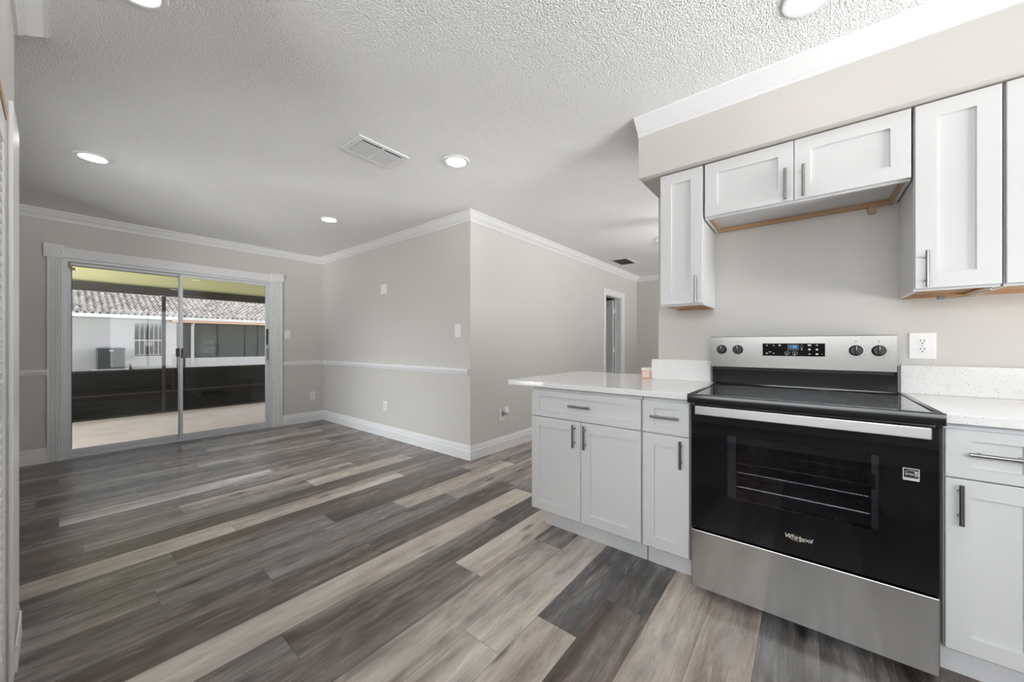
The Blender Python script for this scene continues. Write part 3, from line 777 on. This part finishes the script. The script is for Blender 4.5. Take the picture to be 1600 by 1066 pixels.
# cooktop: rim, lip and glass
KX0, KX1 = -.4215, .3465
mb = MB()
lip = [(1.784, .890), (1.787, .887), (1.83, .886), (1.83, .9245), (1.786, .9265), (1.784, .9255), (1.783, .9235)]
mb.prism(lip, 'x', KX0, KX1)
mb.box(KX0, KX0 + .020, 1.83, 2.44, .889, .9265, .002).box(KX1 - .020, KX1, 1.83, 2.44, .889, .9265, .002).box(KX0 + .02, KX1 - .02, 2.415, 2.44, .889, .932, .003)
ck = obj('cooktop', mb, M['blackenamel'], t, smooth=True, label='black cooktop with raised rim')
obj('cooktop_glass', MB().box(KX0 + .020, KX1 - .020, 1.83, 2.415, .886, .9235), M['blackglass'], ck)
for (bx, by, br) in ((-.24, 1.98, .095), (.165, 1.98, .115), (-.24, 2.26, .080), (.165, 2.26, .080)):
    obj('burner_ring', MB().lathe([(br - .001, 0), (br - .001, .0003), (br + .001, .0003), (br + .001, 0)], (bx, by, .9236), 'z', 48, caps=False), M['ring_print'], ck)
# backguard
obj('back_riser', MB().box(RX0 - .018, RX1 - .02, 2.432, 2.50, .926, 1.032, .003).box(RX0 - .020, RX0 - .012, 2.425, 2.51, .926, 1.05).box(RX1 - .026, RX1 - .018, 2.425, 2.51, .926, 1.05), M['blackenamel'], t)
pf = 2.415
mb = MB().prism([(pf, 1.022), (pf + .002, 1.020), (pf + .095, 1.020), (pf + .095, 1.193), (pf + .003, 1.193), (pf, 1.190)], 'x', RX0 - .028, RX1 - .022)
cp = obj('control_panel', mb, M['panelsteel'], t, label='stainless steel control panel')
obj('panel_slot', MB().box(RX0 - .02, RX1 - .03, 2.425, 2.44, 1.006, 1.0195), M['dark'], cp)
def yp(z): return pf
knob_c = []
for x in (-.386, -.306, .182, .261):
    z = 1.12; c = (x, yp(z), z)
    m_ = MB().lathe([(.0255, .0), (.0255, .006), (.0235, .009), (.0225, .022), (.020, .025)], c, '-y', 32)
    m_.box(x - .006, x + .006, c[1] - .034, c[1] - .020, z - .021, z + .021, .002)
    kb = obj('knob', m_, M['blackplastic'], cp, smooth=True, label='round black control knob')
    obj('pointer', MB().box(x - .001, x + .001, c[1] - .0345, c[1] - .0338, z + .004, z + .020), M['white_print'], kb)
    mk = MB()
    for i in range(11):
        a = math.radians(-60 + i * 30); q = (x + .034 * math.sin(a), z + .034 * math.cos(a))
        mk.box(q[0] - .0012, q[0] + .0012, yp(z) - .0006, yp(z) + .001, q[1] - .0012, q[1] + .0012)
    mk.box(x - .004, x + .004, yp(z + .046) - .0006, yp(z + .046) + .001, z + .043, z + .0455)
    obj('dial_marks', mk, M['grey_print'], cp)
m_ = MB().box(-.190, .069, yp(1.12) - .0045, yp(1.12) + .004, 1.088, 1.154, .001)
ds = obj('display', m_, M['blackglass'], cp, label='black touch display with blue clock digits')
fy = yp(1.12) - .0050
obj('clock_backlight', MB().box(-.082, -.034, fy, fy + .0004, 1.118, 1.150), M['blue_glow'], ds)
obj('clock_digits', MB().text('1:50', .0185, (-.058, fy - .0002, 1.130), (1, 0, 0), (0, 0, 1), .0001, 0, 'CENTER'), M['blue_led'], ds)
for (u, v_, ww, hh) in ((.075, .16, .022, .03), (.19, .16, .022, .03), (.29, .16, .03, .05), (.075, .80, .04, .025), (.13, .68, .04, .02), (.19, .80, .022, .03), (.645, .15, .014, .02), (.63, .32, .012, .015), (.66, .32, .012, .015), (.645, .47, .014, .05),
                        (.765, .14, .05, .05), (.88, .14, .025, .03), (.765, .47, .035, .06), (.88, .47, .035, .06), (.765, .83, .035, .03), (.88, .82, .04, .05), (.95, .83, .01, .02), (.405, .9, .03, .02), (.53, .9, .035, .02)):
    xc, zc = -.190 + .259 * u, 1.154 - .066 * v_
    obj('touch_mark', MB().box(xc - .259 * ww / 2, xc + .259 * ww / 2, fy, fy + .0004, zc - .066 * hh, zc + .066 * hh), M['white_print'], ds)
for u in (.415, .54):
    xc, zc = -.190 + .259 * u, 1.154 - .066 * .76
    lp = [(xc + .011 * math.cos(2 * PI * i / 24), fy, zc + .0075 * math.sin(2 * PI * i / 24)) for i in range(25)]
    obj('touch_button', MB().tube(lp, .0006, 5).box(xc - .002, xc + .002, fy, fy + .0004, zc - .002, zc + .002), M['white_print'], ds)

# ------------------------------------------------------------------ small things
t = thing('candle_tin', 'small square pink candle box on the peninsula by the backsplash', 'box', (-.862, 2.52, .918))
obj('box_body', MB().box(-.879, -.823, 2.50, 2.555, .9185, .978, .003), M['pink'], t)
obj('front_label', MB().box(-.872, -.830, 2.4988, 2.4999, .929, .967), M['cream'], t)
obj('lid', MB().box(-.881, -.821, 2.498, 2.557, .973, .990, .003), M['cream'], t)
m_ = MB()
for (xa, xb, za, zb) in ((-.866, -.836, .956, .960), (-.864, -.838, .947, .951), (-.861, -.841, .936, .940)): m_.box(xa, xb, 2.4984, 2.4988, za, zb)
obj('label_print', m_, M['pink'], t)

def wall_plate(name, label, cat, c, face, wd, ht, kind, group=None):
    """face: '-y' or '+x' ; kind: duplex, switch, switch2, blank"""
    t_ = thing(name, label, cat, c, group)
    if face == '+x': t_.rotation_euler = (0, 0, PI / 2)
    h = ht / 2; v = wd / 2
    obj('cover_plate', MB().box(-v, v, -.006, -.0002, -h, h, .002), M['plate'], t_, local=True)
    if kind == 'duplex':
        for s_ in (1, -1):
            zc = s_ * .0195
            r_ = obj('receptacle', MB().lathe([(.0165, .006), (.0165, .0075), (.015, .008)], (0, 0, zc), '-y', 24), M['plate'], t_, local=True)
            m2 = MB().box(-.0075, -.0050, -.0088, -.0078, zc + .001, zc + .009).box(.0050, .0075, -.0088, -.0078, zc + .001, zc + .009)
            m2.cyl((0, -.0088, zc - .007), (0, -.0078, zc - .007), .0028, 10)
            obj('slots', m2, M['dark'], r_, local=True)
        obj('screw', MB().lathe([(.003, .006), (.003, .0072)], (0, 0, 0), '-y', 10), M['nickel'], t_, local=True)
    else:
        xs = {'switch': (0,), 'switch2': (-.023, .023), 'blank': ()}[kind]
        for x in xs:
            obj('rocker', MB().prism([(-.006, -.033), (-.0085, -.033), (-.011, .0), (-.007, .033), (-.006, .033)], 'x', x - .0165, x + .0165), M['plate'], t_, local=True)
        if kind == 'blank':
            for z in (-.03, .03): obj('screw', MB().lathe([(.003, .006), (.003, .0072)], (0, 0, z), '-y', 10), M['nickel'], t_, local=True)
            obj('center_insert', MB().box(-v * .45, v * .45, -.010, -.006, -h * .5, h * .5, .002), M['plate'], t_, local=True)
    return t_
wall_plate('power_outlet', 'white outlet on the kitchen wall right of the range', 'outlet', (.418, YK, 1.1425), '-y', .086, .122, 'duplex')
wall_plate('power_outlet', 'small white outlet low on the wall right of the sliding door', 'outlet', (XS, 2.415, .383), '+x', .075, .118, 'duplex')
wall_plate('power_outlet', 'white outlet low on the dining wall under the chair rail', 'outlet', (-4.09, YD, .383), '-y', .082, .118, 'duplex')
wall_plate('light_switch', 'white rocker switch beside the sliding door casing', 'light switch', (XS, 2.073, 1.285), '+x', .078, .120, 'switch')
wall_plate('light_switch', 'white switch near the outer corner of the dining wall', 'light switch', (-2.775, YD, 1.288), '-y', .092, .130, 'switch')
wall_plate('wall_plate', 'blank white plate high on the dining wall', 'wall plate', (-4.125, YD, 1.838), '-y', .125, .120, 'blank')
wall_plate('power_outlet', 'white outlet half hidden behind a plug-in beside the peninsula', 'outlet', (XL, 3.055, .385), '+x', .09, .125, 'duplex')
t = thing('plug_in_device', 'round white plug-in device in the outlet beside the peninsula', 'plug-in', (XL + .01, 3.09, .42))
obj('device_body', MB().lathe([(.030, .0), (.036, .008), (.036, .034), (.030, .042)], (XL + .0115, 3.085, .432), 'x', 28), M['plate'], t, smooth=True)
obj('device_base', MB().box(XL + .0115, XL + .040, 3.055, 3.115, .372, .40, .004), M['greystrip'], t)

# recessed lights
def recessed(label, x, y):
    t_ = thing('recessed_light', label, 'ceiling light', (x, y, CZ), 'round recessed lights in the ceiling')
    obj('trim_ring', MB().lathe([(.068, 0), (.092, 0), (.092, -.003), (.088, -.007), (.072, -.008), (.068, -.006)], (0, 0, 0), 'z', 40, caps=False), M['trim'], t_, local=True, smooth=True)
    obj('lens', MB().lathe([(.001, -.0125), (.030, -.0120), (.054, -.0095), (.069, -.0055), (.069, -.001)], (0, 0, 0), 'z', 40), M['lens'], t_, local=True, smooth=True)
    return t_
r0 = recessed('recessed ceiling light right of the air vent, near the outer wall corner', -1.943, 1.787)
for x, y, lb in ((-3.874, .165, 'recessed ceiling light before the left half of the sliding door'), (-3.884, 1.788, 'recessed ceiling light nearest the far dining corner'),
                 (.012, 1.765, 'large recessed ceiling light in front of the soffit, cut by the top edge'), (-1.912, .182, 'recessed ceiling light cut by the top edge, left of the vent'),
                 (-.003, .190, 'unseen recessed ceiling light in front of the closet wall'), (1.75, 1.80, 'unseen recessed ceiling light over the right kitchen run'), (1.75, .19, 'unseen recessed ceiling light by the added kitchen window'),  # unseen lamps carrying on the ceiling grid, needed for room light
                 (.3, 3.9, 'added recessed ceiling light behind the kitchen wall'), (.3, 5.9, 'added recessed ceiling light by the living room end wall'), (2.0, 4.9, 'added recessed ceiling light by the living room side wall'),  # lamps added out of view to lift the living room
                 (-.6, 3.5, 'added recessed ceiling light just behind the wall end of the range wall'), (-.8, 5.2, 'added recessed ceiling light in the middle of the living room'), (-1.15, 6.45, 'added recessed ceiling light near the far wall by the open door'),  # more added lamps, brightening the living room wall
                 (-4.2, 5.0, 'added recessed ceiling light in the room behind the open door')):  # last lamp added to light the open door leaf
    copy_tree(r0, (x, y, CZ), lb)

t = thing('fill_dome_light', 'added round white glass dome light by the added kitchen window', 'ceiling light', (.5, -.6, CZ))  # unseen lamp added to lift the kitchen cabinet fronts
obj('dome_base', MB().lathe([(.19, 0), (.19, -.02), (.185, -.025)], (.5, -.6, CZ), 'z', 40), M['trim'], t, smooth=True)
obj('glass_dome', MB().lathe([(.18, -.025), (.17, -.06), (.13, -.095), (.07, -.112), (.01, -.116)], (.5, -.6, CZ), 'z', 40), M['dome'], t, smooth=True)

# large air vent
t = thing('air_vent', 'white two bank louvered ceiling air vent', 'vent', (-2.282, 1.36, CZ))
vx0, vx1, vy0, vy1 = -2.408, -2.156, 1.178, 1.540
mb = MB()
z1, z0 = CZ - .0005, CZ - .010
b_ = .030
mb.box(vx0, vx0 + b_, vy0, vy1, z0, z1, .002).box(vx1 - b_, vx1, vy0, vy1, z0, z1, .002).box(vx0 + b_, vx1 - b_, vy0, vy0 + b_ * 1.3, z0, z1, .002).box(vx0 + b_, vx1 - b_, vy1 - b_, vy1, z0, z1, .002)
mb.box(vx0 + b_, vx1 - b_, 1.360, 1.372, z0, z1)
obj('vent_frame', mb, M['trim'], t)
obj('backing', MB().box(vx0 + b_, vx1 - b_, vy0 + b_, vy1 - b_, CZ - .0012, CZ - .0005), M['dark'], t)
for (ya, yb) in ((vy0 + b_ * 1.3, 1.360), (1.372, vy1 - b_)):
    mb = MB(); n = 9
    for i in range(n):
        x = vx0 + b_ + .004 + i * (vx1 - vx0 - 2 * b_ - .008) / n
        mb.prism([(x, CZ - .0115), (x + .0008, CZ - .0128), (x + .0118, CZ - .0105), (x + .011, CZ - .0092)], 'y', ya, yb)
    obj('louver_bank', mb, M['trim'], t)
for p in ((-2.282, vy0 + .015), (-2.282, vy1 - .012), (vx1 - .012, vy1 - .03)):
    obj('screw', MB().cyl((p[0], p[1], z0 - .001), (p[0], p[1], z0 + .001), .004, 10), M['nickel'], t)
# small dark vent of the far ceiling
t = thing('air_vent', 'small dark ceiling vent near the far crown moulding', 'vent', (-2.25, 5.6, CZ))
obj('vent_frame', MB().box(-2.40, -2.10, 5.36, 5.40, CZ - .008, CZ - .0005).box(-2.40, -2.10, 5.80, 5.84, CZ - .008, CZ - .0005).box(-2.40, -2.36, 5.40, 5.80, CZ - .008, CZ - .0005).box(-2.14, -2.10, 5.40, 5.80, CZ - .008, CZ - .0005), M['trim'], t)
mb = MB()
for i in range(7): mb.box(-2.36 + i * .0314, -2.345 + i * .0314, 5.40, 5.80, CZ - .006, CZ - .002)
obj('louver_bank', mb, M['acgrey'], t)
obj('backing', MB().box(-2.36, -2.14, 5.40, 5.80, CZ - .0018, CZ - .0005), M['dark'], t)
tag(obj('smoke_detector', MB().lathe([(.065, 0), (.065, -.02), (.055, -.032), (.02, -.035)], (-1.42, 4.86, CZ), 'z', 32), M['trim'], smooth=True), 'round white smoke detector on the far ceiling beside the wall cabinet', 'smoke detector')

t = thing('ceiling_fan', 'white ceiling fan, only a blade tip showing past the wall cabinet', 'ceiling fan', (-.62, 4.1, CZ))
obj('downrod', MB().lathe([(.07, 0), (.065, -.035), (.02, -.05), (.016, -.12)], (-.62, 4.1, CZ), 'z', 24), M['trim'], t, smooth=True)
obj('motor_housing', MB().lathe([(.05, -.12), (.11, -.14), (.125, -.19), (.11, -.24), (.06, -.26)], (-.62, 4.1, CZ), 'z', 32), M['trim'], t, smooth=True)
obj('fill_globe', MB().lathe([(.055, -.26), (.10, -.285), (.125, -.33), (.11, -.385), (.06, -.42), (.01, -.43)], (-.62, 4.1, CZ), 'z', 32), M['globe'], t, smooth=True)  # globe added to the fan as fill for ceiling and living wall
for i in range(5):
    a = math.radians(191 + 72 * i); ca, sa = math.cos(a), math.sin(a)
    def bp_(r_, v_, z_): return (-.62 + r_ * ca - v_ * sa, 4.1 + r_ * sa + v_ * ca, CZ + z_)
    L = []
    for r_, hw in ((.11, .03), (.20, .05), (.35, .062), (.55, .066), (.62, .06), (.66, .03)):
        L.append([bp_(r_, -hw, -.205), bp_(r_, hw, -.185), bp_(r_, hw, -.191), bp_(r_, -hw, -.211)])
    obj('blade', MB().quadstrip(L), M['trim'], t)

# ------------------------------------------------------------------ lanai and outside
struct('patio_floor', MB().box(-8.80, XS - T, -4, 7, -.15, -.04), M['concrete'], 'bare concrete patio floor outside the sliding door', 'patio')
XSC = -8.70
mb = MB().prism([(XSC - .3, 2.125), (XS - T, 2.42), (XS - T, 2.50), (XSC - .3, 2.20)], 'y', -4, 7)
struct('ceiling_patio', mb, M['lanaiceil'], 'yellowish patio roof underside', 'ceiling')
sc = thing('wall_screen', 'dark bronze framed screen wall of the patio', 'screen wall', (XSC, 1.2, 0), kind='structure')
obj('beam', MB().box(XSC - .04, XSC + .02, -4, 7, 1.985, 2.05).box(XSC - .03, XSC + .01, -4, 7, 2.055, 2.125), M['bronze'], sc)
for y in (-1.35, 1.18, 3.75, 6.3): obj('post', MB().box(XSC - .03, XSC + .022, y - .024, y + .024, -.04, 1.985), M['bronze'], sc)
obj('kick_panel', MB().box(XSC - .006, XSC + .006, -4, 7, -.03, .73), M['kick'], sc)
obj('rail', MB().box(XSC - .02, XSC + .016, -4, 7, .705, .735).box(XSC - .02, XSC + .016, -4, 7, .318, .348).box(XSC - .02, XSC + .018, -4, 7, -.04, -.01), M['bronze'], sc)
obj('insect_screen', MB().box(XSC - .002, XSC + .002, -4, 7, .735, 1.985), M['screen'], sc)
struct('lawn', MB().box(-45, -8.80, -25, 35, -.35, -.16), M['lawn'], 'strip of lawn between the houses', 'lawn')

XH = -24.0
h = thing('neighbor_house', 'white block house with pale tile roof outside', 'house', (XH, 3, -.16))
mb = MB().box(XH - .2, XH, -6, 2.28, -.16, 2.42).box(XH - .2, XH, 3.22, 3.72, -.16, 2.42).box(XH - .2, XH, 2.28, 3.22, -.16, .60).box(XH - .2, XH, 2.28, 3.22, 2.14, 2.42)
mb.box(XH - 8, XH - 7.8, -6, 12, -.16, 2.42).box(XH - 8, XH - .2, -6, -5.8, -.16, 2.42).box(XH - 8, XH - .2, 12, 12.2, -.16, 2.42)
obj('block_wall', mb, M['stucco'], h)
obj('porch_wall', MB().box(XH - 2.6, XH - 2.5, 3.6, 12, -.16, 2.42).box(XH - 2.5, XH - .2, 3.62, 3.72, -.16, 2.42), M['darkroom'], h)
obj('knee_wall', MB().box(XH - .15, XH - .01, 4.06, 12, -.16, .46), M['stucco'], h)
obj('porch_post', MB().box(XH - .06, XH + .04, 4.26, 4.37, -.16, 2.16).cyl((XH + .05, 4.34, 2.05), (XH + .05, 4.34, 2.2), .05), M['stucco'], h)
obj('porch_screen', MB().box(XH - .09, XH - .08, 3.72, 12, -.16, 2.2), M['porchscreen'], h)
for y in (5.3, 6.5, 7.1): obj('screen_post', MB().box(XH - .12, XH - .06, y, y + .05, .46, 2.2), M['acgrey'], h)
wf = obj('window_frame', MB().box(XH - .12, XH + .02, 2.24, 2.28, .56, 2.16).box(XH - .12, XH + .02, 3.22, 3.26, .56, 2.16).box(XH - .12, XH + .05, 2.22, 3.28, .52, .60).box(XH - .12, XH + .02, 2.28, 3.22, 1.30, 1.36).box(XH - .12, XH + .02, 2.28, 3.22, 2.12, 2.16), M['stucco'], h)
obj('pane', MB().box(XH - .11, XH - .10, 2.28, 3.22, .6, 2.12), M['winpane'], wf)
obj('curtain', MB().box(XH - .15, XH - .14, 2.28, 3.22, 1.33, 2.12), M['aclight'], wf)
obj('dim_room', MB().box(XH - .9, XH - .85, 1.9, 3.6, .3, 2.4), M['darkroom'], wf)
m_ = MB()
for i in range(1, 6):
    y = 2.28 + .94 * i / 6; m_.cyl((XH + .06, y, .62), (XH + .06, y, 2.1), .012, 6)
for z in (.66, 1.33, 2.06): m_.box(XH + .05, XH + .07, 2.28, 3.22, z, z + .02)
for s_ in (-1, 1):
    for q in range(3):
        lp = [(XH + .06, 2.75 + s_ * (.03 + q * .03) + .05 * math.cos(a), 1.12 + q * .06 + .06 * math.sin(a)) for a in [2 * PI * i / 12 for i in range(13)]]
        m_.tube(lp, .010, 5)
obj('security_bars', m_, M['stucco'], wf)
obj('gutter', MB().box(XH + .45, XH + .60, -7, 3.55, 2.30, 2.45, .01).box(XH, XH + .45, -7, 3.55, 2.38, 2.42), M['gutter'], h)
obj('porch_fascia', MB().box(XH + .42, XH + .58, 3.47, 13, 2.20, 2.30, .005).box(XH - .1, XH + .42, 3.47, 13, 2.20, 2.24), M['salmon'], h)
obj('gutter', MB().box(XH + .45, XH + .62, 3.55, 13, 2.305, 2.45, .01), M['stucco'], h)
# tiled roof
def roof_mesh():
    m_ = MB(); bm = m_.bm
    pitch = .21; rows = 16; rl = .34; sl = math.tan(math.radians(21)); per = 6
    ncol = int(21 / pitch)
    for r_ in range(rows):
        x_lo = XH + .55 - r_ * rl * math.cos(math.radians(21)); x_hi = x_lo - (rl + .04) * math.cos(math.radians(21))
        z_lo = 2.49 + (XH + .55 - x_lo) * sl + .085; z_hi = 2.49 + (XH + .55 - x_hi) * sl
        lo, hi, un = [], [], []
        for i in range(ncol * per + 1):
            y = -7.2 + pitch * i / per; ph = 2 * PI * (i % per) / per
            up = .06 * math.cos(ph)
            off = 0
            lo.append(bm.verts.new((x_lo, y, z_lo + up))); hi.append(bm.verts.new((x_hi, y, z_hi + up))); un.append(bm.verts.new((x_lo, y, z_lo + up - .11)))
        for i in range(ncol * per):
            bm.faces.new((lo[i], lo[i + 1], hi[i + 1], hi[i])); bm.faces.new((un[i], un[i + 1], lo[i + 1], lo[i]))
    x_r = XH + .55 - rows * rl * math.cos(math.radians(21))
    zr = 2.44 + (XH + .55 - x_r) * sl
    m_.prism([(XH + .52, 2.42), (x_r, zr), (x_r - 5, 2.42)], 'y', -7.1, 13.6)
    return m_
obj('tile_roof', roof_mesh(), M['rooftile'], h)

ac = thing('air_conditioner', 'dark grey outdoor condenser unit against the white house', 'air conditioner', (XH + .55, 1.51, -.16))
ax0, ax1, ay0, ay1 = XH + .12, XH + .95, 1.08, 1.91
obj('concrete_pad', MB().box(ax0 - .1, ax1 + .1, ay0 - .1, ay1 + .1, -.16, .08), M['concrete'], ac)
obj('cabinet', MB().box(ax0 + .02, ax1 - .02, ay0 + .02, ay1 - .02, .085, .96), M['acgrey'], ac)
m_ = MB()
for i in range(11):
    z = .15 + i * .073; m_.box(ax1 - .02, ax1 + .005, ay0 + .03, ay1 - .03, z, z + .03)
obj('louvers', m_, M['aclouver'], ac)
obj('corner_frame', MB().box(ax1 - .03, ax1 + .012, ay0, ay0 + .035, .08, .98).box(ax1 - .03, ax1 + .012, ay1 - .035, ay1, .08, .98).box(ax1 - .02, ax1 + .012, 1.49, 1.52, .10, .86).box(ax1 - .03, ax1 + .012, ay0, ay1, .08, .115), M['aclight'], ac)
obj('top_cover', MB().box(ax0, ax1 + .012, ay0, ay1, .955, 1.0, .01).lathe([(.30, 1.0), (.27, 1.03), (.05, 1.05)], ((ax0 + ax1) / 2, 1.5, 0), 'z', 28), M['aclight'], ac)
obj('badge', MB().box(ax1 + .005, ax1 + .014, 1.43, 1.57, .86, .89), M['plate'], ac)
tag(obj('downspout', MB().cyl((XH + .1, 2.14, -.16), (XH + .1, 2.14, .25), .03, 10).tube([(XH + .1, 2.14, .06), (XH + .3, 2.18, .02), (XH + .4, 2.22, -.05)], .03, 8), M['bronze']), 'short dark pipe by the condenser unit', 'pipe')
